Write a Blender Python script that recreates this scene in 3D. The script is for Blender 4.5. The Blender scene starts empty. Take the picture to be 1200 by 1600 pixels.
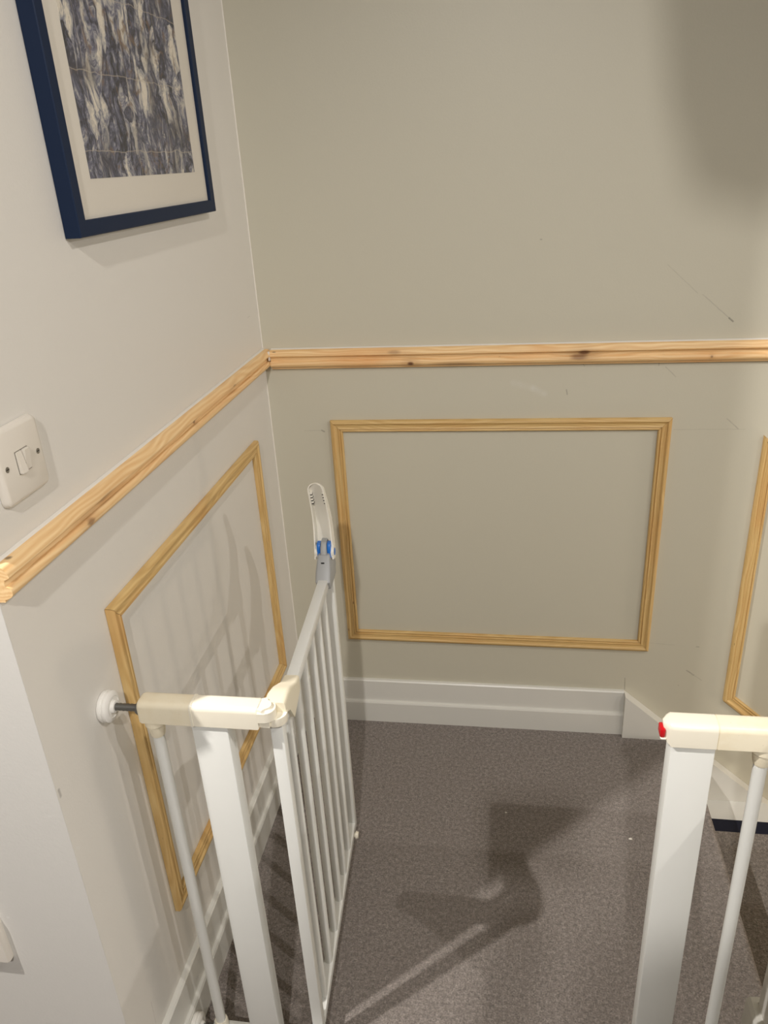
import bpy, bmesh, math, random
from mathutils import Vector, Matrix
random.seed(7)
S = bpy.context.scene
COL = S.collection

# ------------------------------------------------------------------ camera
CAM = (0.542, -1.6716, 1.3885)
PITCH, ROLL, YAW, FPX = -0.4264, 0.0588, 0.1707, 1212.12
cd = bpy.data.cameras.new('camera'); cam = bpy.data.objects.new('camera', cd); COL.objects.link(cam)
cd.sensor_fit = 'VERTICAL'; cd.sensor_height = 36.0; cd.lens = FPX / 1600 * 36.0
cd.clip_start = 0.02; cd.clip_end = 50
R = Matrix.Rotation(YAW, 3, 'Z') @ Matrix.Rotation(PITCH, 3, 'X') @ Matrix.Rotation(ROLL, 3, 'Y')
B = Matrix(((1, 0, 0), (0, 0, -1), (0, 1, 0)))          # camera x,y,z from right, forward, up
M3 = R @ B
cam.matrix_world = Matrix.Translation(CAM) @ M3.to_4x4()
S.camera = cam

# ------------------------------------------------------------------ view and world
S.view_settings.view_transform = 'Standard'; S.view_settings.look = 'None'
S.view_settings.gamma = 1.0; S.view_settings.use_curve_mapping = False
S.view_settings.exposure = -0.12
W = bpy.data.worlds.new('world'); S.world = W; W.use_nodes = True
W.node_tree.nodes['Background'].inputs[0].default_value = (0.9, 0.85, 0.78, 1)
W.node_tree.nodes['Background'].inputs[1].default_value = 0.02

# ------------------------------------------------------------------ lights (hall and stair lamps, plus an added soft fill)
def lamp(name, loc, watts, radius, col, aim=None, cone=100):
    l = bpy.data.lights.new(name, 'SPOT' if aim else 'POINT'); l.energy = watts; l.shadow_soft_size = radius; l.color = col
    o = bpy.data.objects.new(name, l); COL.objects.link(o); o.location = loc
    if aim:
        l.spot_size = math.radians(cone); l.spot_blend = 0.85
        o.rotation_euler = (Vector(aim) - Vector(loc)).to_track_quat('-Z', 'Y').to_euler()
    return o
WARM = (1.0, 0.95, 0.905)
lamp('hall_ceiling_light', (-0.57, -1.57, 2.36), 180, 0.018, WARM, (0.35, -0.85, 0.0), 110)
lamp('rear_hall_ceiling_light', (0.50, -2.65, 2.36), 116, 0.028, WARM, (0.60, -0.50, -0.05), 90)
lamp('stair_ceiling_light', (1.60, -1.56, 2.36), 50, 0.008, WARM, (-0.1, -0.70, 0.60), 98)
lamp('stair_wall_light', (2.20, -1.14, 1.82), 28, 0.008, WARM, (0.0, -0.70, 0.60), 95)
lamp('stair_soft_fill', (2.45, -0.40, 1.60), 12, 0.15, WARM)  # soft fill added to brighten the left wall, not a known lamp
lamp('lower_stair_light', (2.30, -0.33, -0.15), 15, 0.09, (1.0, 0.82, 0.62))

# ------------------------------------------------------------------ material helpers
class NT:
    def __init__(s, name):
        s.m = bpy.data.materials.new(name); s.m.use_nodes = True
        s.t = s.m.node_tree; s.b = s.t.nodes['Principled BSDF']; s.L = s.t.links.new
    def n(s, kind, **kw):
        o = s.t.nodes.new(kind)
        for k, v in kw.items(): setattr(o, k, v)
        return o
    def math(s, op, a, b=None, c=None, clamp=False):
        o = s.n('ShaderNodeMath', operation=op); o.use_clamp = clamp
        for i, v in enumerate((a, b, c)):
            if v is None: continue
            if isinstance(v, (int, float)): o.inputs[i].default_value = v
            else: s.L(v, o.inputs[i])
        return o.outputs[0]
    def mix(s, fac, a, b, mode='MIX'):
        o = s.n('ShaderNodeMix', data_type='RGBA', blend_type=mode)
        for i, v in ((0, fac), (6, a), (7, b)):
            if isinstance(v, (int, float)): o.inputs[i].default_value = v
            elif isinstance(v, tuple): o.inputs[i].default_value = (*v, 1) if len(v) == 3 else v
            else: s.L(v, o.inputs[i])
        return o.outputs[2]
    def noise(s, vec, scale, detail=3, rough=0.55, dist=0.0):
        o = s.n('ShaderNodeTexNoise'); s.L(vec, o.inputs['Vector'])
        o.inputs['Scale'].default_value = scale; o.inputs['Detail'].default_value = detail
        o.inputs['Roughness'].default_value = rough; o.inputs['Distortion'].default_value = dist
        return o.outputs['Fac']
    def ramp(s, fac, stops):
        o = s.n('ShaderNodeValToRGB'); s.L(fac, o.inputs[0]); e = o.color_ramp.elements
        while len(e) < len(stops): e.new(0.5)
        for i, (p, c) in enumerate(stops):
            e[i].position = p; e[i].color = (*c, 1) if isinstance(c, tuple) else (c, c, c, 1)
        return o.outputs[0]
    def mapping(s, vec, scale=(1, 1, 1), loc=(0, 0, 0), rot=(0, 0, 0)):
        o = s.n('ShaderNodeMapping'); s.L(vec, o.inputs[0])
        o.inputs['Scale'].default_value = scale; o.inputs['Location'].default_value = loc; o.inputs['Rotation'].default_value = rot
        return o.outputs[0]
    def obj(s): return s.n('ShaderNodeTexCoord').outputs['Object']
    def bump(s, h, strength, dist):
        o = s.n('ShaderNodeBump'); o.inputs['Strength'].default_value = strength; o.inputs['Distance'].default_value = dist
        s.L(h, o.inputs['Height']); s.L(o.outputs[0], s.b.inputs['Normal'])
    def set(s, **kw):
        for k, v in kw.items():
            i = s.b.inputs[k.replace('_', ' ')]
            if isinstance(v, (int, float)): i.default_value = v
            elif isinstance(v, tuple): i.default_value = (*v, 1) if len(v) == 3 else v
            else: s.L(v, i)

def lin(r, g, b):
    f = lambda c: (c / 255 / 12.92) if c <= 10 else ((c / 255 + 0.055) / 1.055) ** 2.4
    return (f(r), f(g), f(b))

def paint(name, col, rough, bump=0.15, scale=260, marks=(), dirt=0.04, axes='xz'):
    k = NT(name); v = k.obj()
    big = k.noise(v, 1.7, 3); fine = k.noise(v, scale, 2, 0.6); mid = k.noise(v, 18, 3)
    c = k.mix(k.math('MULTIPLY', big, dirt * 2), col, tuple(x * 0.88 for x in col))
    c = k.mix(k.math('MULTIPLY', mid, dirt), c, tuple(x * 0.85 for x in col))
    if marks:
        sep = k.n('ShaderNodeSeparateXYZ'); k.L(v, sep.inputs[0])
        cx = sep.outputs['X' if axes[0] == 'x' else 'Y']; cz = sep.outputs['Z']
        wob = k.math('MULTIPLY', k.math('SUBTRACT', k.noise(v, 60, 2), 0.5), 0.003)
        cz = k.math('ADD', cz, wob)
        brk = k.noise(v, 90, 2)
        for (x0, z0, x1, z1, w, mc, op) in marks:
            dx, dz = x1 - x0, z1 - z0; L2 = max(dx * dx + dz * dz, 1e-9)
            px = k.math('SUBTRACT', cx, x0); pz = k.math('SUBTRACT', cz, z0)
            t = k.math('ADD', k.math('MULTIPLY', px, dx / L2), k.math('MULTIPLY', pz, dz / L2), clamp=True)
            ex = k.math('SUBTRACT', px, k.math('MULTIPLY', t, dx)); ez = k.math('SUBTRACT', pz, k.math('MULTIPLY', t, dz))
            d = k.math('SQRT', k.math('ADD', k.math('MULTIPLY', ex, ex), k.math('MULTIPLY', ez, ez)))
            mr = k.n('ShaderNodeMapRange'); k.L(d, mr.inputs[0]); mr.inputs[1].default_value = w * 0.2; mr.inputs[2].default_value = w * 0.8
            mr.inputs[3].default_value = op; mr.inputs[4].default_value = 0
            m = k.math('MULTIPLY', mr.outputs[0], k.math('MULTIPLY', brk, 1.1, clamp=True))
            c = k.mix(m, c, mc)
    k.set(Base_Color=c, Roughness=rough)
    k.bump(fine, bump, 0.001)
    return k.m

GREY = (0.08, 0.07, 0.06); FAINT = (0.25, 0.23, 0.2); PALE = (0.75, 0.75, 0.72)
BACK_MARKS = [
    (0.078, 0.824, 0.120, 0.824, 0.0012, FAINT, 0.5), (0.119, 0.8245, 0.125, 0.8215, 0.0030, GREY, 0.9),
    (0.855, 1.167, 0.918, 1.110, 0.0014, FAINT, 0.45), (0.928, 1.107, 0.984, 1.059, 0.0016, FAINT, 0.6), (0.984, 1.059, 0.992, 1.052, 0.0030, GREY, 0.9),
    (0.605, 1.225, 0.607, 1.225, 0.0025, GREY, 0.7), (0.669, 0.914, 0.671, 0.904, 0.0025, FAINT, 0.9),
    (0.870, 0.961, 0.892, 0.940, 0.0018, FAINT, 0.6), (1.006, 0.847, 1.031, 0.824, 0.0022, FAINT, 0.6),
    (0.899, 0.823, 1.045, 0.823, 0.0012, FAINT, 0.5), (0.891, 0.273, 0.955, 0.269, 0.0012, FAINT, 0.5),
    (1.006, 0.266, 1.012, 0.266, 0.0025, GREY, 0.7), (0.991, 0.195, 1.008, 0.183, 0.0032, GREY, 0.7), (1.008, 0.183, 1.029, 0.168, 0.0016, FAINT, 0.6),
    (0.845, 0.165, 0.847, 0.130, 0.0016, GREY, 0.8), (0.975, 0.150, 0.976, 0.149, 0.002, GREY, 0.6),
    (0.556, 0.931, 0.60, 0.918, 0.012, PALE, 0.22), (0.60, 0.918, 0.622, 0.906, 0.012, PALE, 0.3),
    (0.70, 0.972, 0.704, 0.966, 0.002, GREY, 0.6), (0.856, 0.975, 0.856, 0.964, 0.002, GREY, 0.6),
]
WALL = lin(222, 219, 212); BACKW = lin(200, 196, 179)
M = {}
M['wall_back'] = paint('back wall paint', BACKW, 0.42, marks=BACK_MARKS)
M['wall'] = paint('wall paint', WALL, 0.42, marks=[
    (-0.905, 0.55, -0.900, 0.54, 0.003, PALE, 0.5), (-0.955, 0.10, -0.950, 0.20, 0.0015, FAINT, 0.4), (-0.06, 1.10, -0.075, 1.10, 0.0012, FAINT, 0.5),
    (-1.012, 0.70, -1.012, 0.69, 0.004, GREY, 0.8), (-1.01, 0.60, -1.006, 0.595, 0.004, PALE, 0.8), (-1.012, 0.13, -1.007, 0.115, 0.0025, GREY, 0.8),
    (-0.60, 0.805, -0.59, 0.80, 0.003, PALE, 0.5)], axes='yz')
M['wall_side'] = paint('side wall paint', lin(216, 214, 208), 0.45, marks=[(-0.132, 0.462, -0.131, 0.462, 0.0035, (0.9, 0.9, 0.88), 0.9),
    (-0.02, 0.66, -0.018, 0.66, 0.003, PALE, 0.7), (-0.03, 0.80, -0.028, 0.80, 0.003, PALE, 0.6)])
M['far'] = paint('far wall paint', lin(120, 112, 102), 0.6)
M['ceiling'] = paint('ceiling paint', lin(170, 165, 155), 0.8)
M['trim'] = paint('white trim paint', lin(222, 221, 214), 0.33, 0.08, 90, dirt=0.05)

def pine(name, light, dark, knots=0.0, spots=()):
    k = NT(name); v = k.obj()
    oi = k.n('ShaderNodeObjectInfo')
    off = k.n('ShaderNodeVectorMath', operation='ADD'); k.L(v, off.inputs[0])
    comb = k.n('ShaderNodeCombineXYZ'); k.L(k.math('MULTIPLY', oi.outputs['Random'], 7.0), comb.inputs[0]); k.L(k.math('MULTIPLY', oi.outputs['Random'], 3.0), comb.inputs[1])
    k.L(comb.outputs[0], off.inputs[1]); v2 = off.outputs[0]
    st = k.mapping(v2, (2.2, 60, 60)); warp = k.noise(k.mapping(v2, (3.0, 14, 14)), 1.0, 2)
    wv = k.n('ShaderNodeTexWave', wave_type='BANDS', bands_direction='Y', wave_profile='SIN')
    wm = k.n('ShaderNodeVectorMath', operation='ADD'); k.L(k.mapping(v2, (0.6, 46, 18)), wm.inputs[0])
    wc = k.n('ShaderNodeCombineXYZ'); k.L(k.math('MULTIPLY', warp, 2.6), wc.inputs[1]); k.L(wc.outputs[0], wm.inputs[1])
    k.L(wm.outputs[0], wv.inputs['Vector']); wv.inputs['Scale'].default_value = 1.1; wv.inputs['Distortion'].default_value = 1.2; wv.inputs['Detail'].default_value = 2
    fine = k.noise(st, 3.0, 4, 0.65)
    f = k.math('ADD', k.math('MULTIPLY', wv.outputs[1], 0.32), k.math('MULTIPLY', fine, 0.7))
    c = k.ramp(f, [(0.2, dark), (0.55, tuple((a + b) / 2 for a, b in zip(light, dark))), (0.85, light)])
    blotch = k.noise(k.mapping(v2, (5, 12, 12)), 1.0, 2)
    c = k.mix(k.ramp(blotch, [(0.5, 0.0), (0.75, 0.55)]), c, tuple(x * y for x, y in zip(dark, (1.05, 0.85, 0.7))))
    if knots:
        vo = k.n('ShaderNodeTexVoronoi', feature='F1'); k.L(k.mapping(v2, (3.1, 26, 6)), vo.inputs['Vector']); vo.inputs['Scale'].default_value = 1.0; vo.inputs['Randomness'].default_value = 1.0
        kf = k.ramp(vo.outputs['Distance'], [(0.06, 1.0), (0.24, 0.0)])
        c = k.mix(k.math('MULTIPLY', kf, knots), c, lin(110, 62, 30))
    sp = k.n('ShaderNodeSeparateXYZ'); k.L(v, sp.inputs[0])
    for (kx, ky, rx, ry, op) in spots:                    # individual knots with a halo of darker grain
        ex = k.math('DIVIDE', k.math('SUBTRACT', sp.outputs[0], kx), rx); ey = k.math('DIVIDE', k.math('SUBTRACT', sp.outputs[1], ky), ry)
        d = k.math('SQRT', k.math('ADD', k.math('MULTIPLY', ex, ex), k.math('MULTIPLY', ey, ey)))
        d = k.math('ADD', d, k.math('MULTIPLY', k.math('SUBTRACT', fine, 0.5), 0.8))
        c = k.mix(k.math('MULTIPLY', k.ramp(k.math('MULTIPLY', d, 0.3), [(0.1, 1.0), (0.9, 0.0)]), op * 0.45), c, lin(150, 100, 56))
        c = k.mix(k.math('MULTIPLY', k.ramp(d, [(0.45, 1.0), (1.0, 0.0)]), op), c, lin(92, 48, 24))
    # pin holes
    ph = k.n('ShaderNodeTexVoronoi', feature='F1'); k.L(k.mapping(v2, (9, 40, 9)), ph.inputs['Vector']); ph.inputs['Scale'].default_value = 1.0
    k.L  # noqa
    c = k.mix(k.ramp(ph.outputs['Distance'], [(0.025, 0.75), (0.05, 0.0)]), c, (0.07, 0.04, 0.02))
    k.set(Base_Color=c, Roughness=0.5)
    k.bump(fine, 0.12, 0.001)
    return k.m
KB = 2.999
M['pine_rail_back'] = pine('bare pine dado across', lin(246, 216, 166), lin(222, 178, 122), 0.8, [(KB - 0.3345, 0.034, 0.009, 0.006, 0.85), (KB - 0.300, 0.008, 0.020, 0.006, 0.35), (KB - 0.701, 0.017, 0.014, 0.007, 0.8), (KB - 0.690, 0.026, 0.022, 0.007, 0.55), (KB - 0.955, 0.030, 0.003, 0.003, 0.5)])
M['pine_rail_left'] = pine('bare pine dado left', lin(246, 216, 166), lin(222, 178, 122), 0.8, [(0.84, 0.030, 0.012, 0.006, 0.6), (0.79, 0.016, 0.030, 0.006, 0.4), (0.26, 0.014, 0.012, 0.005, 0.5), (0.46, 0.020, 0.006, 0.004, 0.6)])
M['pine_bead'] = pine('bare pine moulding', lin(220, 190, 132), lin(192, 156, 96), 0.0)

def carpet(name, col):
    k = NT(name); v = k.obj()
    f1 = k.noise(v, 330, 3, 0.75); f2 = k.noise(v, 130, 3, 0.65); f3 = k.noise(v, 9, 3)
    c = k.ramp(k.math('ADD', k.math('MULTIPLY', f1, 0.6), k.math('MULTIPLY', f2, 0.4)),
               [(0.36, tuple(x * 0.42 for x in col)), (0.51, col), (0.64, tuple(min(1, x * 1.8) for x in col))])
    c = k.mix(k.math('MULTIPLY', f3, 0.35), c, tuple(x * y for x, y in zip(col, (0.85, 0.8, 0.78))))
    k.set(Base_Color=c, Roughness=1.0, Sheen_Weight=0.15, Sheen_Roughness=0.6)
    k.b.inputs['Specular IOR Level'].default_value = 0.05
    k.bump(k.math('ADD', f1, k.math('MULTIPLY', f2, 1.2)), 0.9, 0.004)
    return k.m
M['carpet'] = carpet('grey twist carpet', lin(141, 133, 127))
M['runner'] = carpet('grey stair runner', lin(142, 134, 126))

def plain(name, col, rough=0.4, metal=0.0, bump=0.0, bscale=120, stain=None, spec=0.5):
    k = NT(name); v = k.obj()
    n = k.noise(v, 35, 3); c = k.mix(k.math('MULTIPLY', n, 0.12), col, tuple(x * 0.8 for x in col))
    if stain:
        s2 = k.noise(k.mapping(v, (1, 1, 1)), 28, 4, 0.65)
        c = k.mix(k.ramp(s2, [(0.45, 0.0), (0.75, 0.6)]), c, stain)
        s3 = k.noise(v, 260, 2)
        c = k.mix(k.ramp(s3, [(0.72, 0.0), (0.78, 0.45)]), c, tuple(x * 0.5 for x in stain))
    k.set(Base_Color=c, Roughness=rough, Metallic=metal)
    k.b.inputs['Specular IOR Level'].default_value = spec
    if bump: k.bump(k.noise(v, bscale, 2), bump, 0.001)
    return k.m
M['gate'] = plain('white gate lacquer', lin(226, 227, 222), 0.32, bump=0.04)
M['plastic'] = plain('white gate plastic', lin(238, 232, 214), 0.3)
M['cream'] = plain('aged cream plastic', lin(242, 233, 208), 0.36, stain=lin(230, 216, 182))
M['ivory'] = plain('ivory gate plastic', lin(238, 230, 206), 0.34)
M['handle'] = plain('white handle plastic', lin(236, 232, 220), 0.35)
M['cup'] = plain('white rubber', lin(236, 234, 228), 0.5)
M['grey'] = plain('grey latch plastic', lin(158, 160, 160), 0.4)
M['blue'] = plain('blue latch plastic', lin(20, 110, 200), 0.35)
M['red'] = plain('red latch plastic', lin(196, 14, 26), 0.35)
M['dark'] = plain('dark slot', lin(30, 28, 27), 0.7)
M['steel'] = plain('threaded steel', lin(118, 118, 116), 0.38, 0.9, 0.3, 600)
M['navy'] = plain('navy lacquered wood', lin(20, 36, 62), 0.5, bump=0.05, spec=0.2)
M['navy_tape'] = plain('navy binding tape', lin(12, 16, 36), 0.9, bump=0.3, bscale=500)
M['mat'] = plain('off white mount board', lin(222, 216, 204), 0.85)
M['switch'] = plain('white switch plastic', lin(224, 218, 207), 0.3)
M['screw'] = plain('screw metal', lin(150, 146, 138), 0.35, 0.8)
M['caulk'] = plain('white caulk', lin(226, 221, 212), 0.55, bump=0.2, bscale=200)
M['crumb'] = plain('white crumb', lin(240, 236, 226), 0.8)

def art():
    k = NT('blue and white tile print'); v = k.obj()
    def warp(vec, sc, amt, seed):
        n = k.n('ShaderNodeTexNoise'); k.L(k.mapping(vec, sc, loc=(0, seed, seed * 0.7)), n.inputs['Vector']); n.inputs['Scale'].default_value = 1.0; n.inputs['Detail'].default_value = 2
        sub = k.n('ShaderNodeVectorMath', operation='SUBTRACT'); k.L(n.outputs['Color'], sub.inputs[0]); sub.inputs[1].default_value = (0.5, 0.5, 0.5)
        sc_ = k.n('ShaderNodeVectorMath', operation='SCALE'); k.L(sub.outputs[0], sc_.inputs[0]); sc_.inputs['Scale'].default_value = amt
        ad = k.n('ShaderNodeVectorMath', operation='ADD'); k.L(vec, ad.inputs[0]); k.L(sc_.outputs[0], ad.inputs[1]); return ad.outputs[0]
    u = warp(v, (1, 22, 16), 0.055, 2.0); u2 = warp(u, (1, 90, 60), 0.012, 5.0)
    # tall pale shapes with dark gaps between them
    vo = k.n('ShaderNodeTexVoronoi', feature='DISTANCE_TO_EDGE'); k.L(k.mapping(u2, (0, 50, 20)), vo.inputs['Vector']); vo.inputs['Scale'].default_value = 1.0
    vc = k.n('ShaderNodeTexVoronoi', feature='F1'); k.L(k.mapping(u2, (0, 50, 20)), vc.inputs['Vector']); vc.inputs['Scale'].default_value = 1.0
    tone = k.n('ShaderNodeSeparateColor'); k.L(vc.outputs['Color'], tone.inputs[0])
    n1 = k.noise(k.mapping(u2, (0, 130, 60)), 1.0, 4, 0.7, 1.0); n2 = k.noise(k.mapping(u2, (0, 300, 190)), 1.0, 3, 0.6)
    f = k.math('ADD', k.math('MULTIPLY', k.math('MINIMUM', vo.outputs['Distance'], 0.32), 1.15), k.math('ADD', k.math('MULTIPLY', tone.outputs[0], 0.50), k.math('ADD', k.math('MULTIPLY', k.math('SUBTRACT', n1, 0.5), 1.25), k.math('MULTIPLY', k.math('SUBTRACT', n2, 0.5), 0.7))))
    c = k.ramp(f, [(0.06, lin(30, 30, 42)), (0.22, lin(62, 64, 84)), (0.40, lin(108, 110, 130)), (0.55, lin(168, 166, 164)), (0.80, lin(222, 214, 198))])
    br = k.noise(k.mapping(v, (0, 30, 26), loc=(0, 3.3, 1.7)), 1.0, 5, 0.65, 1.4)
    c = k.mix(k.ramp(br, [(0.56, 0.0), (0.66, 0.75)]), c, lin(118, 92, 66))
    dk = k.noise(k.mapping(v, (0, 16, 11), loc=(0, 1.3, 7.7)), 1.0, 3)
    c = k.mix(k.ramp(dk, [(0.52, 0.0), (0.66, 0.7)]), c, lin(44, 43, 58))
    sep = k.n('ShaderNodeSeparateXYZ'); k.L(warp(v, (1, 30, 30), 0.01, 1.0), sep.inputs[0])
    for ax, per, of in (('Y', 0.12, 0.03), ('Z', 0.092, 0.055)):
        q = k.math('PINGPONG', k.math('ADD', sep.outputs[ax], of), per / 2)
        c = k.mix(k.ramp(k.math('MULTIPLY', q, 1000), [(0.35, 0.5), (0.9, 0.0)]), c, lin(190, 178, 158))
    k.set(Base_Color=c, Roughness=0.6)
    return k.m
M['art'] = art()
def glass():
    k = NT('picture glass'); t = k.t
    tr = k.n('ShaderNodeBsdfTransparent'); gl = k.n('ShaderNodeBsdfGlossy'); gl.inputs['Roughness'].default_value = 0.03
    fr = k.n('ShaderNodeFresnel'); fr.inputs[0].default_value = 1.45; mx = k.n('ShaderNodeMixShader')
    k.L(k.math('MULTIPLY', fr.outputs[0], 0.12), mx.inputs[0]); k.L(tr.outputs[0], mx.inputs[1]); k.L(gl.outputs[0], mx.inputs[2])
    k.L(mx.outputs[0], t.nodes['Material Output'].inputs[0]); t.nodes.remove(k.b)
    return k.m
M['glass'] = glass()

# ------------------------------------------------------------------ mesh helpers
def link(name, bm, mat, parent=None, mw=None, smooth=False):
    me = bpy.data.meshes.new(name); bmesh.ops.recalc_face_normals(bm, faces=bm.faces[:]); bm.to_mesh(me); bm.free()
    me.materials.append(M[mat] if isinstance(mat, str) else mat)
    if smooth:
        for p in me.polygons: p.use_smooth = True
        try: me.set_sharp_from_angle(angle=math.radians(40))
        except Exception: pass
    o = bpy.data.objects.new(name, me); COL.objects.link(o)
    if parent: o.parent = parent
    if mw is not None: o.matrix_local = mw
    return o
def empty(name, loc=(0, 0, 0)):
    o = bpy.data.objects.new(name, None); o.empty_display_size = 0.05; COL.objects.link(o); o.location = loc; return o
def tag(o, label, cat, group=None):
    o['label'] = label; o['category'] = cat
    if group: o['group'] = group
    return o
def struct(o, label=None):
    o['kind'] = 'structure'
    if label: o['label'] = label
    return o
def box(bm, lo, hi, bev=0.0, seg=2):
    vs = [bm.verts.new((x, y, z)) for x in (lo[0], hi[0]) for y in (lo[1], hi[1]) for z in (lo[2], hi[2])]
    fs = [bm.faces.new([vs[i] for i in q]) for q in ((0, 1, 3, 2), (4, 6, 7, 5), (0, 4, 5, 1), (2, 3, 7, 6), (0, 2, 6, 4), (1, 5, 7, 3))]
    bmesh.ops.recalc_face_normals(bm, faces=fs)
    if bev:
        es = list({e for f in fs for e in f.edges})
        bmesh.ops.bevel(bm, geom=es, offset=bev, segments=seg, profile=0.5, affect='EDGES')
    return bm
def boxo(name, lo, hi, mat, parent=None, bev=0.0, seg=2):
    return link(name, box(bmesh.new(), lo, hi, bev, seg), mat, parent, smooth=bev > 0)
def prism(bm, poly, d0, d1, ax):
    """extrude 2D polygon along axis ax ('x','y','z') from d0 to d1; polygon coords are the two other axes in order"""
    def P(a, b, d): return {'x': (d, a, b), 'y': (a, d, b), 'z': (a, b, d)}[ax]
    A = [bm.verts.new(P(a, b, d0)) for a, b in poly]; Bv = [bm.verts.new(P(a, b, d1)) for a, b in poly]
    bm.faces.new(A[::-1]); bm.faces.new(Bv); n = len(poly)
    for i in range(n): bm.faces.new((A[i], A[(i + 1) % n], Bv[(i + 1) % n], Bv[i]))
    return bm
def lathe(bm, prof, origin, axis='x', n=24):
    """prof: list of (d along axis, r)"""
    o = Vector(origin); rings = []
    ex = {'x': Vector((1, 0, 0)), 'y': Vector((0, 1, 0)), 'z': Vector((0, 0, 1))}[axis]
    e1 = {'x': Vector((0, 1, 0)), 'y': Vector((0, 0, 1)), 'z': Vector((1, 0, 0))}[axis]; e2 = ex.cross(e1)
    for d, r in prof:
        rings.append([bm.verts.new(o + ex * d + (e1 * math.cos(2 * math.pi * i / n) + e2 * math.sin(2 * math.pi * i / n)) * max(r, 1e-5)) for i in range(n)])
    for a, b in zip(rings, rings[1:]):
        for i in range(n): bm.faces.new((a[i], a[(i + 1) % n], b[(i + 1) % n], b[i]))
    bm.faces.new(rings[0][::-1]); bm.faces.new(rings[-1])
    return bm
def tube(bm, p0, p1, r0, r1=None, n=16):
    p0, p1 = Vector(p0), Vector(p1); r1 = r0 if r1 is None else r1
    d = (p1 - p0).normalized(); a = d.orthogonal().normalized(); b = d.cross(a)
    A = [bm.verts.new(p0 + (a * math.cos(t) + b * math.sin(t)) * r0) for t in [2 * math.pi * i / n for i in range(n)]]
    C = [bm.verts.new(p1 + (a * math.cos(t) + b * math.sin(t)) * r1) for t in [2 * math.pi * i / n for i in range(n)]]
    for i in range(n): bm.faces.new((A[i], A[(i + 1) % n], C[(i + 1) % n], C[i]))
    bm.faces.new(A[::-1]); bm.faces.new(C)
    return bm
def strip(prof, L, m0=0.0, m1=0.0):
    """moulding along local x; prof = [(width v, height w)] ; ends shifted by m0*v / m1*v (mitres)"""
    bm = bmesh.new()
    A = [bm.verts.new((m0 * v, v, w)) for v, w in prof]; C = [bm.verts.new((L + m1 * v, v, w)) for v, w in prof]
    n = len(prof)
    for i in range(n): bm.faces.new((A[i], A[(i + 1) % n], C[(i + 1) % n], C[i]))
    bm.faces.new(A[::-1]); bm.faces.new(C)
    return bm
def frame_of(o, X, Y, Z):
    return Matrix(((X[0], Y[0], Z[0], o[0]), (X[1], Y[1], Z[1], o[1]), (X[2], Y[2], Z[2], o[2]), (0, 0, 0, 1)))
def wall_pt(side, a, z, off=0.0):
    return Vector((a, -off, z)) if side == 'back' else Vector((off, a, z))
def wall_axes(side):
    return (Vector((1, 0, 0)), Vector((0, 0, 1)), Vector((0, -1, 0))) if side == 'back' else (Vector((0, 1, 0)), Vector((0, 0, 1)), Vector((1, 0, 0)))
def arc(cx, cy, r, a0, a1, n):
    return [(cx + r * math.cos(math.radians(a0 + (a1 - a0) * i / n)), cy + r * math.sin(math.radians(a0 + (a1 - a0) * i / n))) for i in range(n + 1)]

# ------------------------------------------------------------------ the room shell
YC = -1.017            # the left wall ends here in an outside corner
EDGE = 1.013           # landing edge
CEIL = 2.42; XR = 3.0; XL = -2.2; YF = -3.6; YW = -0.797; WT = 0.10; XW = 0.951
struct(boxo('wall_back', (-0.1, 0, -1.8), (XR, 0.1, CEIL), 'wall_back'))
struct(boxo('wall_left', (-0.1, YC, -0.1), (0, 0, CEIL), 'wall'))
struct(boxo('wall_left_return', (XL, YC - 0.0006, -0.1), (-0.0004, YC + 0.1, CEIL), 'wall_side'))
struct(boxo('wall_far_left', (XL - 0.1, YF, -0.1), (XL, YC + 0.1, CEIL), 'far'))
struct(boxo('wall_front', (XL - 0.1, YF - 0.1, -0.1), (XR + 0.1, YF, CEIL), 'far'))
struct(boxo('wall_far_right', (XR, YF, -1.8), (XR + 0.1, 0.1, CEIL), 'far'))
struct(boxo('ceiling', (XL - 0.1, YF - 0.1, CEIL), (XR + 0.1, 0.1, CEIL + 0.1), 'ceiling'))
# low wall beside the stairwell: rounded end at the landing
bm = bmesh.new(); r = 0.004
poly = [(XW, YF)] + [(XW + r - r * math.cos(t), YW - r + r * math.sin(t)) for t in [math.pi / 2 * i / 8 for i in range(9)]] + [(XR, YW), (XR, YW - WT), (XW + WT, YW - WT), (XW + WT, YF)]
prism(bm, poly, -1.8, 0.95, 'z')
wr = struct(link('wall_right', bm, 'wall_side', smooth=True))
# unseen bulkhead shape, added to cast the shadow on the upper right back wall
bm = bmesh.new(); prism(bm, [(0.617, 2.087), (0.632, 1.997), (0.95, 1.912), (1.6, 1.74), (1.6, CEIL), (0.56, CEIL)], -1.75, -1.59, 'y')
struct(link('ceiling_shadow_block', bm, 'ceiling'))

# landing floor with a rounded carpeted nosing
bm = bmesh.new()
nose = [(XL, -0.10), (EDGE - 0.02, -0.10), (EDGE - 0.02, -0.032)] + arc(EDGE - 0.016, -0.016, 0.016, -90, 90, 8) + [(XL, 0.0)]
prism(bm, nose, YF, -0.031, 'y'); box(bm, (XL, -0.031, -0.1), (0.8455, 0, 0))
fl = struct(link('floor', bm, 'carpet', smooth=True))
struct(boxo('floor_beyond', (XW + WT - 0.02, YF, -0.1), (XR, YW - WT + 0.02, 0.0), 'carpet'))

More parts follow.
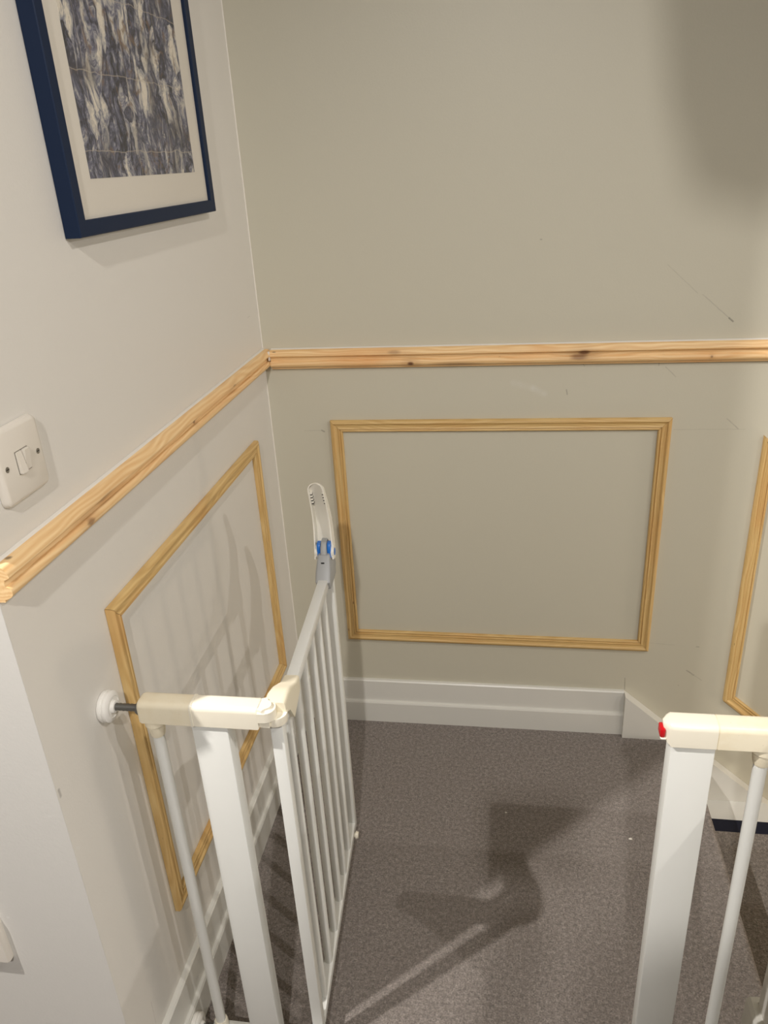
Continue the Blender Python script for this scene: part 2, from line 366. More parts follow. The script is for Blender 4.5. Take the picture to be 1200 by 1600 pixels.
# ------------------------------------------------------------------ baseboards (stepped profile)
ZS = 0.1286
BP = [(0, 0), (0.0185, 0), (0.0185, 0.060), (0.0165, 0.064), (0.0112, 0.0645), (0.0105, 0.067), (0.0105, ZS - 0.003), (0.008, ZS), (0, ZS)]   # (depth, height)
def loft_path(bm, prof, path):
    V = [[bm.verts.new((x, y, z)) for x, y in path(d)] for d, z in prof]; n = len(V)
    for i in range(n):
        for j in range(len(V[0]) - 1): bm.faces.new((V[i][j], V[(i + 1) % n][j], V[(i + 1) % n][j + 1], V[i][j + 1]))
    bm.faces.new([v[0] for v in V]); bm.faces.new([v[-1] for v in V][::-1])
def baseboard(name, path_axis, a0, a1, flip=None, base=0.0):
    bm = bmesh.new()
    if path_axis == 'x': prism(bm, [(-d, z) for d, z in BP], a0, a1, 'x')        # on the back wall
    else: prism(bm, [(d, z) for d, z in BP], a0, a1, 'y')                          # on the left wall
    return bm
struct(link('baseboard_back', baseboard('b', 'x', 0.0, 0.8455), 'trim'))
struct(link('baseboard_left', baseboard('b', 'y', YC, -0.0106), 'trim'))
bm = bmesh.new(); prism(bm, [(YC - d, z) for d, z in BP], XL, 0.0185, 'x'); struct(link('baseboard_left_return', bm, 'trim'))
bm = bmesh.new()
loft_path(bm, [(0, 0), (0.013, 0), (0.013, ZS - 0.010), (0.009, ZS), (0, ZS)], lambda d: [(XW - d, YF), (XW - d, YW + d), (XW + 0.03, YW + d)]); struct(link('baseboard_right', bm, 'trim'))

# ------------------------------------------------------------------ staircase going down to the right
RISE, GO = 0.19, 0.2215
st = tag(empty('staircase', (EDGE, -0.33, -0.19)), 'white painted stairs going down beside the back wall, grey runner edged in navy', 'staircase')
def P(o): o.parent = st; o.matrix_parent_inverse = Matrix.Translation(st.location).inverted(); return o
SL = -RISE / GO
# wall stringer with a plumb end standing on the landing
x0, z0, th = 0.8455, 0.128, 0.031
bm = bmesh.new()
xe = 2.9
prism(bm, [(x0, -0.06), (EDGE - 0.02, -0.30), (xe, SL * (xe - x0) + z0 - 0.36), (xe, SL * (xe - x0) + z0), (x0, z0)], -th, -0.0006, 'y')
P(link('stringer', bm, 'trim'))
bm = bmesh.new()
prism(bm, [(EDGE + 0.0, -0.01), (EDGE + 0.012, -0.30), (xe, SL * (xe - x0) + z0 - 0.36), (xe, SL * (xe - x0) + z0), (EDGE + 0.0, 0.0)], YW + 0.0006, YW + 0.02, 'y')
P(link('stringer', bm, 'trim'))
RY0, RY1 = -0.1015, YW + 0.10
for i in range(1, 8):
    zt = -RISE * i; xa = EDGE - 0.02 + GO * (i - 1); xb = EDGE + GO * i
    if xb > xe: break
    bm = bmesh.new(); prism(bm, [(xa, zt - 0.03), (xb - 0.015, zt - 0.03)] + arc(xb - 0.015, zt - 0.015, 0.015, -90, 90, 6) + [(xa, zt)], YW + 0.02, -th, 'y')
    P(link('tread', bm, 'trim', smooth=True))
    bm = bmesh.new(); box(bm, (xa, YW + 0.02, zt), (xa + 0.012, -th, zt + RISE - 0.032 if i > 1 else zt + RISE - 0.034)); P(link('riser', bm, 'trim'))
    # runner wraps tread and nosing
    t = 0.006
    pr = [(xa + 0.012, zt + 0.0005), (xb - 0.012, zt + 0.0005)] + arc(xb - 0.015, zt - 0.015, 0.0165, 80, -90, 6) + arc(xb - 0.015, zt - 0.015, 0.0165 + t, -90, 80, 6) + [(xb - 0.012, zt + t), (xa + 0.012, zt + t)]
    bm = bmesh.new(); prism(bm, pr, RY1 + 0.04, RY0 - 0.04, 'y'); P(link('runner', bm, 'runner', smooth=True))
    for ya, yb in ((RY0 - 0.04, RY0), (RY1, RY1 + 0.04)):
        bm = bmesh.new(); prism(bm, pr, ya, yb, 'y'); P(link('navy_binding', bm, 'navy_tape', smooth=True))
    bm = bmesh.new(); box(bm, (xa + 0.012, RY1 + 0.04, zt + t), (xa + 0.018, RY0 - 0.04, zt + RISE - 0.034)); P(link('runner_riser', bm, 'runner'))

# ------------------------------------------------------------------ dado rails
ZD = 1.0152; HD = 0.0435
DP = [(0, 0), (0.0, 0.012), (0.002, 0.0145)] + [(0.003 + 0.010 * i / 6, 0.0150 + 0.0045 * math.sin(math.pi * i / 6 * 0.55)) for i in range(7)] + \
     [(0.0145, 0.0165), (0.016, 0.0130), (0.020, 0.0118), (0.024, 0.0125)] + arc(0.031, 0.0115, 0.0072, 170, 40, 7) + [(0.0395, 0.0105), (0.0405, 0.0075), (HD, 0.007), (HD, 0)]
# profile runs downward from the top edge (v) and out from the wall (w)
def dado(name, side, a0, a1, ztop, m0, m1, label):
    A, Z, N = wall_axes(side)
    e = empty(name, wall_pt(side, (a0 + a1) / 2, ztop - HD)); tag(e, label, 'dado rail', 'bare pine dado rails')
    # local x along the wall reversed so that x cross y(down) = outward
    o = wall_pt(side, a1, ztop, 0.0003)
    mw = Matrix.Translation(e.location).inverted() @ frame_of(o, -A, -Z, N)
    r = link('rail', strip(DP, a1 - a0, m1, m0), 'pine_rail_' + side, e, mw, smooth=True)
    c = strip([(0, 0), (-0.0022, 0), (-0.0012, 0.003), (0, 0.0045)], a1 - a0, 0, 0)
    link('caulk_line', c, 'caulk', e, mw)
    return e
dado('dado_rail', 'back', 0.0195, XR - 0.001, ZD, 0, 0, 'long bare pine dado rail running across the back wall above the panel frames')
dado('dado_rail', 'left', YC, -0.0005, ZD + 0.001, 0, 0, 'bare pine dado rail on the left wall below the light switch')
# scribed joint caulk in the corner
bm = bmesh.new(); box(bm, (0.016, -0.0205, ZD - 0.022), (0.0205, -0.014, ZD - 0.001), 0.002); struct(link('trim_1', bm, 'caulk', smooth=True))
# caulk bead up the wall corner
bm = bmesh.new(); prism(bm, [(0, 0), (0.0016, 0), (0, -0.0016)], ZS, CEIL, 'z'); struct(link('trim_2', bm, 'caulk'))

# ------------------------------------------------------------------ panel moulding frames
PW = 0.0275
PP = [(0, 0), (0, 0.0075), (0.0012, 0.0095), (0.004, 0.0112), (0.0072, 0.0112), (0.0088, 0.0098), (0.0098, 0.0082), (0.013, 0.0072), (0.0165, 0.0078), (0.0195, 0.0095), (0.0205, 0.0078), (0.0212, 0.0064)] + \
     arc(0.0242, 0.0056, 0.0027, 160, 20, 4) + [(PW, 0.0045), (PW, 0)]
def panel(side, pts, label):
    A, Z, N = wall_axes(side)
    xs = [p[0] for p in pts]; zs = [p[1] for p in pts]
    e = empty('panel_frame', wall_pt(side, sum(xs) / len(xs), min(zs))); tag(e, label, 'panel moulding', 'bare pine panel moulding frames')
    n = len(pts); V2 = [Vector(p) for p in pts]
    def ang(i):
        a = (V2[(i + 1) % n] - V2[i]).normalized(); b = (V2[i - 1] - V2[i]).normalized(); return math.acos(max(-1, min(1, a.dot(b))))
    for i in range(n):
        p, q = V2[i], V2[(i + 1) % n]; d = (q - p); L = d.length; d = d / L; nn = Vector((-d.y, d.x))
        X = A * d.x + Z * d.y; Y = A * nn.x + Z * nn.y
        o = wall_pt(side, p.x, p.y, 0.0003)
        g = 0.0004
        bm = strip(PP, L - 2 * g, 1 / math.tan(ang(i) / 2), -1 / math.tan(ang((i + 1) % n) / 2))
        bmesh.ops.translate(bm, verts=bm.verts[:], vec=(g, 0, 0))
        link('moulding_strip', bm, 'pine_bead', e, Matrix.Translation(e.location).inverted() @ frame_of(o, X, Y, N), smooth=True)
    return e
panel('back', [(0.1416, 0.2555), (0.8935, 0.2530), (0.8935, 0.8512), (0.1416, 0.8495)], 'whole rectangular bare pine panel frame in the middle of the back wall')
panel('left', [(-0.829, 0.2535), (-0.1345, 0.2535), (-0.1345, 0.8475), (-0.829, 0.8475)], 'bare pine panel frame on the left wall behind the open gate')
x3, zt3, zb3, w3 = 1.0845, 0.810, 0.1135, 0.70
panel('back', [(x3, zb3), (x3 + w3, zb3 + SL * w3), (x3 + w3, zt3 + SL * w3), (x3, zt3)], 'slanted bare pine panel frame above the stairs, cut by the right edge')

# ------------------------------------------------------------------ framed picture on the left wall
py0, py1, pz0, pz1, dep, fw = -0.727, -0.237, 1.3195, 2.02, 0.021, 0.0195
pic = tag(empty('framed_picture', (0, (py0 + py1) / 2, pz0)), 'navy framed blue and white print with cream mount on the left wall', 'picture')
pm = Matrix.Translation(pic.location).inverted()
FP = [(0, 0), (0, dep - 0.0012), (0.0012, dep), (fw - 0.001, dep), (fw, dep - 0.001), (fw, 0)]
cor = [Vector((py0, pz0)), Vector((py1, pz0)), Vector((py1, pz1)), Vector((py0, pz1))]
A, Z, N = wall_axes('left')
for i in range(4):
    p, q = cor[i], cor[(i + 1) % 4]; d = q - p; L = d.length; d = d / L; nn = Vector((-d.y, d.x))
    link('frame_rail', strip(FP, L, 1, -1), 'navy', pic, pm @ frame_of(wall_pt('left', p.x, p.y, 0.0004), A * d.x + Z * d.y, A * nn.x + Z * nn.y, N))
e = 0.004
def pb(name, lo, hi, mat):
    o = boxo(name, lo, hi, mat); o.parent = pic; o.matrix_parent_inverse = pm; return o
pb('mount', (0.008, py0 + fw - e, pz0 + fw - e), (0.0155, py1 - fw + e, pz1 - fw + e), 'mat')
ay0, ay1, az0, az1 = -0.664, -0.302, 1.3855, 1.955
# small bevelled mount opening shown as the print sheet standing a hair proud
pr = pb('print', (0.0155, ay0, az0), (0.0159, ay1, az1), 'art')
pb('glazing', (0.0168, py0 + fw - e, pz0 + fw - e), (0.0178, py1 - fw + e, pz1 - fw + e), 'glass')

# ------------------------------------------------------------------ light switch
sy, sz, sw = -0.928, 1.104, 0.086
sw_o = tag(empty('light_switch', (0, sy, sz - sw / 2)), 'white double rocker light switch on the left wall', 'light switch')
sm = Matrix.Translation(sw_o.location).inverted()
def rrect(w, h, r, n=5):
    pts = []
    for cx, cy, a in ((w / 2 - r, h / 2 - r, 0), (-w / 2 + r, h / 2 - r, 90), (-w / 2 + r, -h / 2 + r, 180), (w / 2 - r, -h / 2 + r, 270)):
        pts += arc(cx, cy, r, a, a + 90, n)
    return pts
def loft(bm, rings):
    R_ = [[bm.verts.new(p) for p in r] for r in rings]; n = len(R_[0])
    for a, b in zip(R_, R_[1:]):
        for i in range(n): bm.faces.new((a[i], a[(i + 1) % n], b[(i + 1) % n], b[i]))
    bm.faces.new(R_[0][::-1]); bm.faces.new(R_[-1]); return bm
def add(name, bm, mat, parent, pm_, smooth=True):
    o = link(name, bm, mat, smooth=smooth); o.parent = parent; o.matrix_parent_inverse = pm_; return o
bm = bmesh.new()
loft(bm, [[(x, sy + a, sz + b) for a, b in rrect(w, w, r)] for x, w, r in ((0.0004, sw, 0.009), (0.0035, sw, 0.009), (0.0068, sw - 0.003, 0.008), (0.0085, sw - 0.010, 0.006))])
add('plate', bm, 'switch', sw_o, sm)
for dy, tilt in ((-0.0058, 1), (0.0058, -1)):
    bm = bmesh.new(); hw, hh = 0.0054, 0.0125
    prof = [(-hh, 0.0), (-hh, 0.0094 + (0.0035 if tilt > 0 else 0.0)), (hh, 0.0094 + (0.0 if tilt > 0 else 0.0035)), (hh, 0.0)]
    prism(bm, [(0.0004 + d, sz + h) for h, d in prof], sy + dy - hw, sy + dy + hw, 'y')
    bmesh.ops.bevel(bm, geom=bm.edges[:], offset=0.0006, segments=2, affect='EDGES')
    add('rocker', bm, 'switch', sw_o, sm)
bm = bmesh.new(); box(bm, (0.002, sy - 0.0121, sz - 0.0133), (0.0089, sy + 0.0121, sz + 0.0133)); add('rocker_recess', bm, 'screw', sw_o, sm, False)
for dy in (-0.0302, 0.0302):
    bm = bmesh.new(); lathe(bm, [(0.002, 0.0033), (0.0089, 0.0033), (0.0089, 0.0026), (0.0087, 0.0024)], (0, sy + dy, sz), 'x', 16)
    s = add('screw', bm, 'screw', sw_o, sm)
    bm = bmesh.new(); box(bm, (0.0086, sy + dy - 0.0021, sz - 0.0004), (0.00905, sy + dy + 0.0021, sz + 0.0004)); k_ = link('slot', bm, 'dark'); k_.parent = s

# ------------------------------------------------------------------ wall socket on the return wall
qx1, qz0, qz1 = -0.1445, 0.3785, 0.4645; qx0 = qx1 - 0.146; qy = YC
so = tag(empty('wall_socket', ((qx0 + qx1) / 2, qy, qz0)), 'white double wall socket at the lower left edge', 'wall socket')
qm = Matrix.Translation(so.location).inverted(); cx, cz = (qx0 + qx1) / 2, (qz0 + qz1) / 2
bm = bmesh.new(); loft(bm, [[(cx + a, qy - d, cz + b) for a, b in rrect(w, h, r)] for d, w, h, r in ((0.0004, 0.146, 0.086, 0.004), (0.009, 0.146, 0.086, 0.004), (0.0115, 0.142, 0.082, 0.003))])
add('plate', bm, 'switch', so, qm)
for dx in (-0.036, 0.036):
    for hx, hz, w, h in ((0, 0.012, 0.0042, 0.008), (-0.011, -0.008, 0.0065, 0.004), (0.011, -0.008, 0.0065, 0.004)):
        bm = bmesh.new(); box(bm, (cx + dx + hx - w / 2, qy - 0.0119, cz + hz - h / 2 - 0.006), (cx + dx + hx + w / 2, qy - 0.010, cz + hz + h / 2 - 0.006)); add('pin_hole', bm, 'dark', so, qm, False)
    bm = bmesh.new(); box(bm, (cx + dx * 0.35 - 0.006, qy - 0.0145, cz + 0.018), (cx + dx * 0.35 + 0.006, qy - 0.010, cz + 0.034), 0.0008); add('rocker', bm, 'switch', so, qm)

# ------------------------------------------------------------------ safety gate
YG = -0.882
gate = tag(empty('safety_gate', (0.45, YG, 0)), 'white pressure fit safety gate standing open across the landing', 'safety gate')
gm = Matrix.Translation(gate.location).inverted()
def G(name, bm, mat, parent=gate, smooth=True):
    o = link(name, bm, mat, smooth=smooth); o.parent = parent; o.matrix_parent_inverse = gm if parent is gate else Matrix.Identity(4)
    if parent is not gate: o.matrix_parent_inverse = parent.matrix_world.inverted() if False else Matrix.Identity(4)
    return o
Y0, Y1 = YG - 0.0155, YG + 0.0155
CZ0, CZ1 = 0.7125, 0.7450; RZ = 0.0105      # cap heights; the right half stands a little higher

def capprof(y0, y1, z0, z1, r):
    return [(y0, z0)] + [(y1, z0)] + arc(y1 - r, z1 - r, r, 0, 90, 5) + arc(y0 + r, z1 - r, r, 90, 180, 5)
# left extension cap (aged), hinge cap
bm = bmesh.new()
loft(bm, [[(x, y, z) for y, z in capprof(Y0 + i, Y1 - i, CZ0 + i, CZ1 - i, 0.008)] for x, i in ((0.0545, 0.004), (0.0565, 0.0012), (0.060, 0), (0.1325, 0))])
lc = G('extension_cap', bm, 'cream')
bm = bmesh.new(); loft(bm, [[(x, y, z) for y, z in capprof(Y0 - 0.0008, Y1 + 0.0008, CZ0 - 0.0006, CZ1 + 0.0008, 0.008)] for x in (0.1305, 0.1335)]); G('cap_joint', bm, 'plastic')
bm = bmesh.new()
HX = 0.246   # end of the hinge cap
rings = []
for x, i in ((0.1335, 0), (0.2225, 0), (0.2240, 0.001)): rings.append([(x, y, z) for y, z in capprof(Y0 + i, Y1 - i, CZ0 + i, CZ1 - i, 0.008)])
loft(bm, rings)
# thinner upper tongue with a rounded end that carries the hinge pin
TR = 0.0149; tongue = [(0.215, YG - TR)] + [(HX - 0.0155 + TR * math.sin(t), YG - TR * math.cos(t)) for t in [math.pi * i / 12 for i in range(13)]] + [(0.215, YG + TR)]
b2 = bmesh.new(); prism(b2, tongue, CZ0 + 0.011, CZ1 - 0.002, 'z'); 
bmesh.ops.bevel(b2, geom=[e for e in b2.edges if all(abs(v.co.z - (CZ1 - 0.002)) < 1e-6 for v in e.verts)], offset=0.005, segments=3, affect='EDGES')
me_ = bpy.data.meshes.new('t'); b2.to_mesh(me_); b2.free(); bm.from_mesh(me_); bpy.data.meshes.remove(me_)
box(bm, (0.222, YG - 0.011, CZ0 + 0.001), (0.238, YG + 0.013, CZ0 + 0.014))
hinge_cap = G('hinge_cap', bm, 'plastic')
# spindle, nut and wall cup (top and bottom, both sides)
CUP = [(0.0004, 0.0215), (0.004, 0.0225), (0.0055, 0.0222), (0.006, 0.0213), (0.0075, 0.0213), (0.0085, 0.0222), (0.0115, 0.0220), (0.0135, 0.0195), (0.0145, 0.0150), (0.0135, 0.0145), (0.0135, 0.0095), (0.017, 0.0090), (0.018, 0.008)]
def spindle(z, wall_x, sgn, end, cup_d0=0.0):
    bm = bmesh.new(); lathe(bm, [(sgn * (d + cup_d0), r) for d, r in CUP], (wall_x, YG, z), 'x', 28); c = G('wall_cup', bm, 'cup')
    bm = bmesh.new(); xa, xb = wall_x + sgn * (0.016 + cup_d0), end
    n = 14; prof = []
    for i in range(n + 1):
        x = xa + (xb - xa) * i / n; prof.append((x, 0.0054 if i % 2 else 0.0049))
    lathe(bm, prof, (0, YG, z), 'x', 16); G('threaded_spindle', bm, 'steel')
    bm = bmesh.new(); lathe(bm, [(end - sgn * 0.005, 0.0098), (end + sgn * 0.002, 0.0098)], (0, YG, z), 'x', 6); G('nut', bm, 'steel', smooth=False)
zsp = (CZ0 + CZ1) / 2 - 0.003
spindle(zsp, 0.0, 1, 0.0545)
XWR = XW
spindle(zsp + RZ, XWR, -1, XWR - 0.035)
ZB0, ZB1 = 0.022, 0.052
spindle((ZB0 + ZB1) / 2, 0.0185, 1, 0.052)
# collars and extension rods
def rod(x, ztop, zbot):
    bm = bmesh.new(); tube(bm, (x, YG, zbot), (x, YG, ztop - 0.022), 0.0083); G('extension_rod', bm, 'gate')
    bm = bmesh.new(); lathe(bm, [(ztop - 0.030, 0.0092), (ztop - 0.026, 0.0105), (ztop - 0.012, 0.0120), (ztop - 0.010, 0.0145), (ztop + 0.002, 0.0145)], (x, YG, 0), 'z', 20); G('rod_collar', bm, 'cream')
    bm = bmesh.new(); lathe(bm, [(zbot - 0.004, 0.0115), (zbot + 0.010, 0.0115), (zbot + 0.014, 0.0100)], (x, YG, 0), 'z', 20); G('rod_collar', bm, 'plastic')
rod(0.0715, CZ0, ZB1)
rod(0.8540, CZ0 + RZ, ZB1)
# frame posts
def post(xa, xb, z0, z1):
    bm = bmesh.new(); box(bm, (xa, YG - 0.0115, z0), (xb, YG + 0.0135, z1), 0.0025, 2); G('frame_post', bm, 'gate')
post(0.1275, 0.1790, 0.004, CZ0 + 0.004)
post(0.7440, 0.7965, 0.004, CZ0 + RZ + 0.004)
# right caps
bm = bmesh.new()
loft(bm, [[(x, y, z) for y, z in capprof(Y0 + i, Y1 - i, CZ0 + RZ + j, CZ1 + RZ - i * 0.6, 0.008 - i * 0.3)] for x, i, j in ((0.7345, 0.009, 0.010), (0.7395, 0.003, 0.004), (0.7440, 0.0, 0.0), (0.7955, 0.0, 0.0))])
cl = G('lock_cap', bm, 'plastic')
bm = bmesh.new(); box(bm, (0.7300, YG - 0.0115, CZ0 + RZ + 0.010), (0.7365, YG + 0.004, CZ0 + RZ + 0.0225), 0.002, 2); o = G('red_indicator', bm, 'red'); o['label'] = 'red lock indicator'
bm = bmesh.new(); box(bm, (0.7310, YG - 0.0120, CZ0 + RZ + 0.0075), (0.7380, YG + 0.004, CZ0 + RZ + 0.0098), 0.0008, 1); G('lock_lip', bm, 'plastic')
bm = bmesh.new(); loft(bm, [[(x, y, z) for y, z in capprof(Y0 + 0.0006, Y1 - 0.0006, CZ0 + RZ + 0.0004, CZ1 + RZ - 0.0006, 0.008)] for x in (0.7950, 0.7972)]); G('cap_joint', bm, 'cream')
bm = bmesh.new()
loft(bm, [[(x, y, z) for y, z in capprof(Y0 + i, Y1 - i, CZ0 + RZ + i, CZ1 + RZ - i, 0.008)] for x, i in ((0.7968, 0), (0.910, 0), (0.9135, 0.0012), (0.9155, 0.004))])
G('extension_cap', bm, 'cream')
# bottom bar along the floor
bm = bmesh.new(); box(bm, (0.052, YG - 0.0135, ZB0), (0.916, YG + 0.0135, ZB1 - 0.008), 0.003, 2); G('bottom_bar', bm, 'gate')
# ---- the open door
dv = Vector((-0.0245, 0.432, 0)); dn = dv.normalized(); px = Vector((dn.y, -dn.x, 0))      # along the door, and to its right
H0 = Vector((0.2405, -0.8690, 0))
def dm(s, t, z): return H0 + dn * s + px * t + Vector((0, 0, z))
def dbox(bm, s0, s1, t0, t1, z0, z1, bev=0.0):
    b = bmesh.new(); box(b, (s0, t0, z0), (s1, t1, z1), bev, 2)
    for v in b.verts: v.co = dm(v.co.x, v.co.y, v.co.z)
    me = bpy.data.meshes.new('t'); b.to_mesh(me); b.free(); bm.from_mesh(me); bpy.data.meshes.remove(me); return bm
DZ0, DZ1, LD = 0.050, 0.706, 0.441
bm = bmesh.new(); hw = 0.0088
dbox(bm, -hw, hw, -hw, hw, DZ0 - 0.003, CZ0 - 0.004, 0.0016)                      # hinge stile
dbox(bm, LD - hw, LD + hw, -hw, hw, DZ0, DZ1, 0.0016)                      # latch stile
dbox(bm, hw, LD - hw, -hw, hw, DZ1 - 0.0190, DZ1, 0.0016)                # top rail
dbox(bm, hw, LD - hw, -hw, hw, DZ0, DZ0 + 0.0180, 0.0016)                # bottom rail
door = G('gate_door', bm, 'gate')
def D(name, bm, mat, smooth=True):
    o = link(name, bm, mat, smooth=smooth); o.parent = door; return o
for s in (0.0475, 0.1105, 0.1735, 0.2395, 0.3015, 0.3635):
    bm = bmesh.new(); tube(bm, dm(s, 0, DZ0 + 0.016), dm(s, 0, DZ1 - 0.017), 0.0074); D('bar', bm, 'gate')
# hinge sleeve over the near end of the top rail
bm = bmesh.new()
def sec(s, w, z0, z1, r): return [tuple(dm(s, t, z)) for t, z in capprof(-w, w, z0, z1, r)]
loft(bm, [sec(-0.004, 0.0150, CZ0 + 0.0100, CZ1 - 0.006, 0.006), sec(0.018, 0.0150, CZ0 - 0.002, CZ1 - 0.006, 0.006), sec(0.040, 0.0140, DZ1 - 0.026, CZ1 - 0.012, 0.006), sec(0.078, 0.0125, DZ1 - 0.022, DZ1 + 0.006, 0.004), sec(0.098, 0.0112, DZ1 - 0.021, DZ1 + 0.0025, 0.003)])
D('hinge_sleeve', bm, 'ivory')
bm = bmesh.new(); c = dm(-0.004, 0, 0); lathe(bm, [(CZ0 - 0.004, 0.0130), (CZ0 - 0.002, 0.0158), (CZ0 + 0.007, 0.0168), (CZ0 + 0.0112, 0.0165)], (c.x, c.y, 0), 'z', 24); D('hinge_knuckle', bm, 'plastic')
# latch housing
def xsec(bm, rings): return loft(bm, [[tuple(dm(s, t, z)) for s, t in pts] for z, pts in rings])
def rr(s0, s1, t0, t1, r): 
    return [((s0 + s1) / 2 + a, (t0 + t1) / 2 + b) for a, b in rrect(s1 - s0, t1 - t0, r, 3)]
bm = bmesh.new()
xsec(bm, [(DZ1 - 0.022, rr(LD - 0.052, LD + 0.0125, -0.0125, 0.0125, 0.003)), (DZ1 - 0.004, rr(LD - 0.062, LD + 0.0135, -0.0138, 0.0138, 0.004)), (DZ1 + 0.010, rr(LD - 0.052, LD + 0.0135, -0.0135, 0.0135, 0.004)), (DZ1 + 0.034, rr(LD - 0.036, LD + 0.012, -0.0110, 0.0110, 0.004)), (DZ1 + 0.037, rr(LD - 0.033, LD + 0.010, -0.0095, 0.0095, 0.003))])
lt = D('latch_housing', bm, 'grey'); lt['label'] = 'grey latch housing'
bm = bmesh.new(); dbox(bm, LD - 0.0425, LD - 0.034, -0.0035, 0.0025, DZ1 + 0.0225, DZ1 + 0.0265); D('latch_slot', bm, 'dark', False)
bm = bmesh.new()
xsec(bm, [(DZ1 + 0.030, rr(LD - 0.034, LD + 0.002, -0.0058, 0.0058, 0.003)), (DZ1 + 0.050, rr(LD - 0.028, LD + 0.002, -0.0055, 0.0055, 0.003)), (DZ1 + 0.057, rr(LD - 0.020, LD - 0.002, -0.005, 0.005, 0.002))])
D('latch_tongue', bm, 'grey')
for sg in (-1, 1):
    bm = bmesh.new(); ta, tb = sorted((sg * 0.0060, sg * 0.0128))
    xsec(bm, [(DZ1 + 0.028, rr(LD - 0.026, LD - 0.004, ta, tb, 0.0015)), (DZ1 + 0.050, rr(LD - 0.024, LD - 0.004, ta, tb, 0.0015)), (DZ1 + 0.054, rr(LD - 0.020, LD - 0.008, ta, tb, 0.0012))])
    o = D('latch_clip', bm, 'blue'); o['label'] = 'blue latch clip'
# raised handle: a curved channel open towards the hinge side
def hpath(u):
    z = DZ1 + 0.026 + 0.139 * u
    back = LD + 0.004 + 0.020 * math.sin(min(1, u / 0.55) * math.pi / 2) - 0.052 * max(0, u - 0.40) ** 1.6
    dep = 0.026 * (1 - u) ** 0.55 + 0.006
    return z, back, dep
bm = bmesh.new(); rings = []; NU = 22
for u in [0.92 * i / 16 for i in range(17)] + [0.92 + 0.08 * math.sin(math.pi / 2 * i / 8) for i in range(1, 9)]:
    z, bk, dp = hpath(u)
    w = 0.0175 - 0.0035 * u
    if u > 0.92: w *= 0.30 + 0.70 * math.sqrt(max(0.0, 1 - ((u - 0.92) / 0.0801) ** 2))
    lean = -0.009 * u
    th_ = 0.0022
    wi = max(w - th_, 0.0008)
    rings.append([tuple(dm(s, t + lean, z)) for s, t in ((bk - dp, -w), (bk - 0.003, -w), (bk, -w + 0.003 if w > 0.004 else -w * 0.3), (bk, w - 0.003 if w > 0.004 else w * 0.3), (bk - 0.003, w), (bk - dp, w), (bk - dp, wi), (bk - 0.0035, wi), (bk - 0.0035, -wi), (bk - dp, -wi))])
loft(bm, rings)
hd = D('latch_handle', bm, 'handle')
def DS(name, bm, mat, smooth=True):
    o = link(name, bm, mat, smooth=smooth); o.parent = door; return o
for sg in (-1, 1):                                    # ribs with dark gaps inside the tip, and pivot eyes
    z, bk, dp = hpath(0.80)
    for j in range(4):
        u = 0.70 + 0.045 * j; z, bk, dp = hpath(u); w = 0.0175 - 0.0035 * u
        bm = bmesh.new(); ta, tb = sorted((sg * (w - 0.0022) - 0.009 * u, sg * (w - 0.0058) - 0.009 * u)); dbox(bm, bk - dp * 0.7, bk - 0.0034, ta, tb, z - 0.0006, z + 0.0014); DS('handle_slot', bm, 'dark', False)
        bm = bmesh.new(); dbox(bm, bk - dp * 0.72, bk - 0.0034, ta, tb, z + 0.0014, z + 0.0050); DS('handle_rib', bm, 'handle', False)
    bm = bmesh.new(); b0 = dm(LD - 0.012, sg * 0.0150, DZ1 + 0.034); tube(bm, b0 - px * 0.0026, b0 + px * 0.0026, 0.0135, n=20); DS('handle_eye', bm, 'handle')
    bm = bmesh.new(); tube(bm, b0 - px * 0.0031, b0 + px * 0.0031, 0.0072, n=20); DS('handle_pivot', bm, 'blue')
# bottom stop peg
for sg in (-1, 1):
    bm = bmesh.new(); b0 = dm(0.411, sg * hw, DZ0 + 0.004); tube(bm, b0, b0 + px * sg * 0.004, 0.005, n=16); tube(bm, b0 + px * sg * 0.003, b0 + px * sg * 0.0085, 0.0088, 0.0070, n=20); DS('stop_peg', bm, 'plastic')

# ------------------------------------------------------------------ crumbs on the carpet
def crumb(x, y, s, label):
    bm = bmesh.new(); bmesh.ops.create_icosphere(bm, subdivisions=1, radius=s)
    for v in bm.verts: v.co = Vector((v.co.x * 1.5, v.co.y * random.uniform(0.7, 1.2), v.co.z * 0.6)) * random.uniform(0.8, 1.2)
    o = link('crumb', bm, 'crumb'); o.location = (x, y, s * 0.5); tag(o, label, 'crumb')
crumb(0.552, -0.312, 0.0022, 'tiny white crumb on the dark square shadow on the carpet')
crumb(0.822, -0.363, 0.0032, 'small white crumb on the carpet near the right gate post')

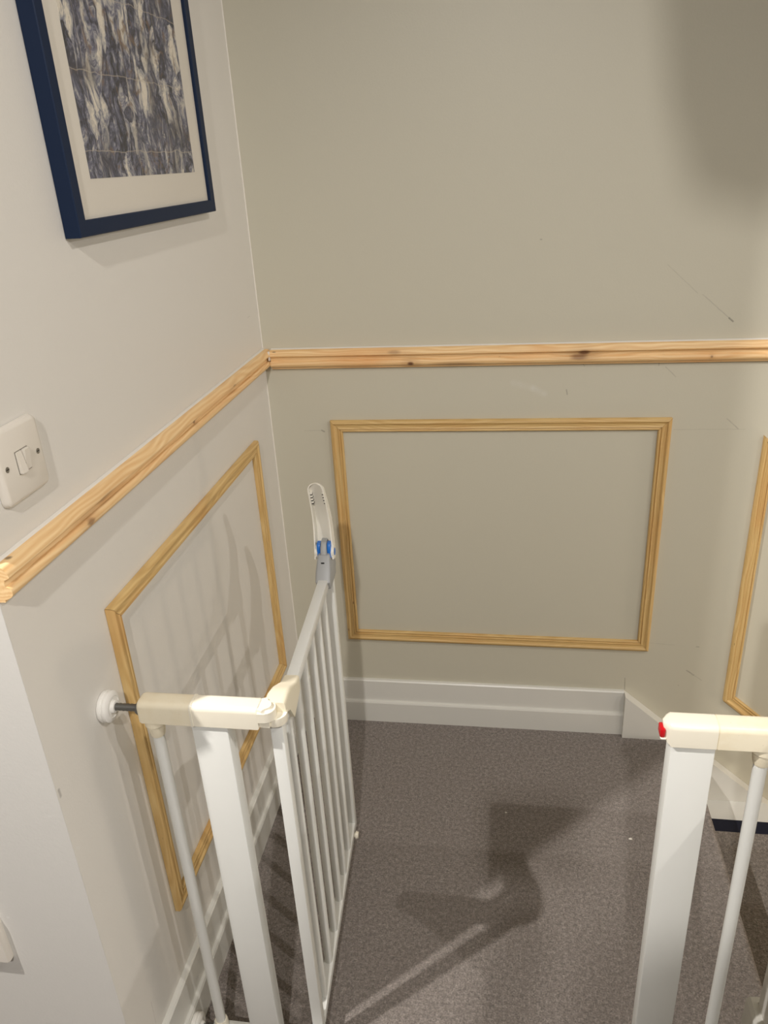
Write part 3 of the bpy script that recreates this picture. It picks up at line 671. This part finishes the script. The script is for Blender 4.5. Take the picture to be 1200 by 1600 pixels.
# ------------------------------------------------------------------ the photographer, standing behind the viewpoint (casts the shadow on the carpet)
M['cloth'] = plain('dark clothing', lin(52, 54, 60), 0.9, bump=0.4, bscale=300)
M['black'] = plain('black stand-in block', lin(26, 26, 28), 0.5)
J = {'pelvis': (0.64, -2.10, 0.95, 0.15), 'waist': (0.64, -2.10, 1.08, 0.14), 'chest': (0.635, -2.09, 1.27, 0.16), 'neck': (0.63, -2.07, 1.43, 0.058), 'head': (0.625, -2.05, 1.56, 0.092), 'crown': (0.625, -2.04, 1.64, 0.075),
     'shl': (0.48, -2.08, 1.37, 0.06), 'ell': (0.45, -1.95, 1.16, 0.043), 'wrl': (0.535, -1.755, 1.29, 0.026), 'hal': (0.548, -1.735, 1.325, 0.022),
     'shr': (0.79, -2.08, 1.37, 0.06), 'elr': (0.83, -2.06, 1.10, 0.045), 'wrr': (0.79, -1.96, 0.93, 0.03), 'har': (0.77, -1.93, 0.86, 0.03),
     'hpl': (0.56, -2.10, 0.88, 0.095), 'knl': (0.56, -2.08, 0.48, 0.062), 'anl': (0.56, -2.12, 0.09, 0.04), 'tol': (0.55, -1.97, 0.037, 0.034),
     'hpr': (0.72, -2.10, 0.88, 0.095), 'knr': (0.72, -2.09, 0.48, 0.062), 'anr': (0.72, -2.13, 0.09, 0.04), 'tor': (0.73, -1.98, 0.037, 0.034)}
EDG = [('pelvis', 'waist'), ('waist', 'chest'), ('chest', 'neck'), ('neck', 'head'), ('head', 'crown'), ('chest', 'shl'), ('shl', 'ell'), ('ell', 'wrl'), ('wrl', 'hal'), ('chest', 'shr'), ('shr', 'elr'), ('elr', 'wrr'), ('wrr', 'har'),
       ('pelvis', 'hpl'), ('hpl', 'knl'), ('knl', 'anl'), ('anl', 'tol'), ('pelvis', 'hpr'), ('hpr', 'knr'), ('knr', 'anr'), ('anr', 'tor')]
names = list(J); me = bpy.data.meshes.new('person'); me.from_pydata([J[n][:3] for n in names], [(names.index(a), names.index(b)) for a, b in EDG], [])
po = bpy.data.objects.new('person', me); COL.objects.link(po)
sk = po.modifiers.new('skin', 'SKIN'); sk.use_smooth_shade = True
for i, n in enumerate(names): me.skin_vertices[0].data[i].radius = (J[n][3], J[n][3])
me.skin_vertices[0].data[0].use_root = True
po.modifiers.new('sub', 'SUBSURF').levels = 2
me.materials.append(M['cloth'])
tag(po, 'person in dark clothes holding the phone stand-in up over the gate', 'person')
cc = tag(empty('phone_stand_in', (0.548, -1.70, 1.325)), 'unseen black block standing in for the phone, shaped to cast the square carpet shadow', 'camera')  # box in place of the phone, sized to cast the squarish carpet shadow
cmw = Matrix.Translation(cc.location).inverted() @ Matrix.Translation(cam.location) @ M3.to_4x4()
bm = bmesh.new(); box(bm, (-0.046, -0.062, 0.006), (0.046, 0.012, 0.022), 0.004); link('body', bm, 'black', cc, cmw, smooth=True)
bm = bmesh.new(); box(bm, (-0.040, -0.056, 0.022), (0.040, 0.006, 0.0235), 0.0005); link('screen', bm, 'dark', cc, cmw)
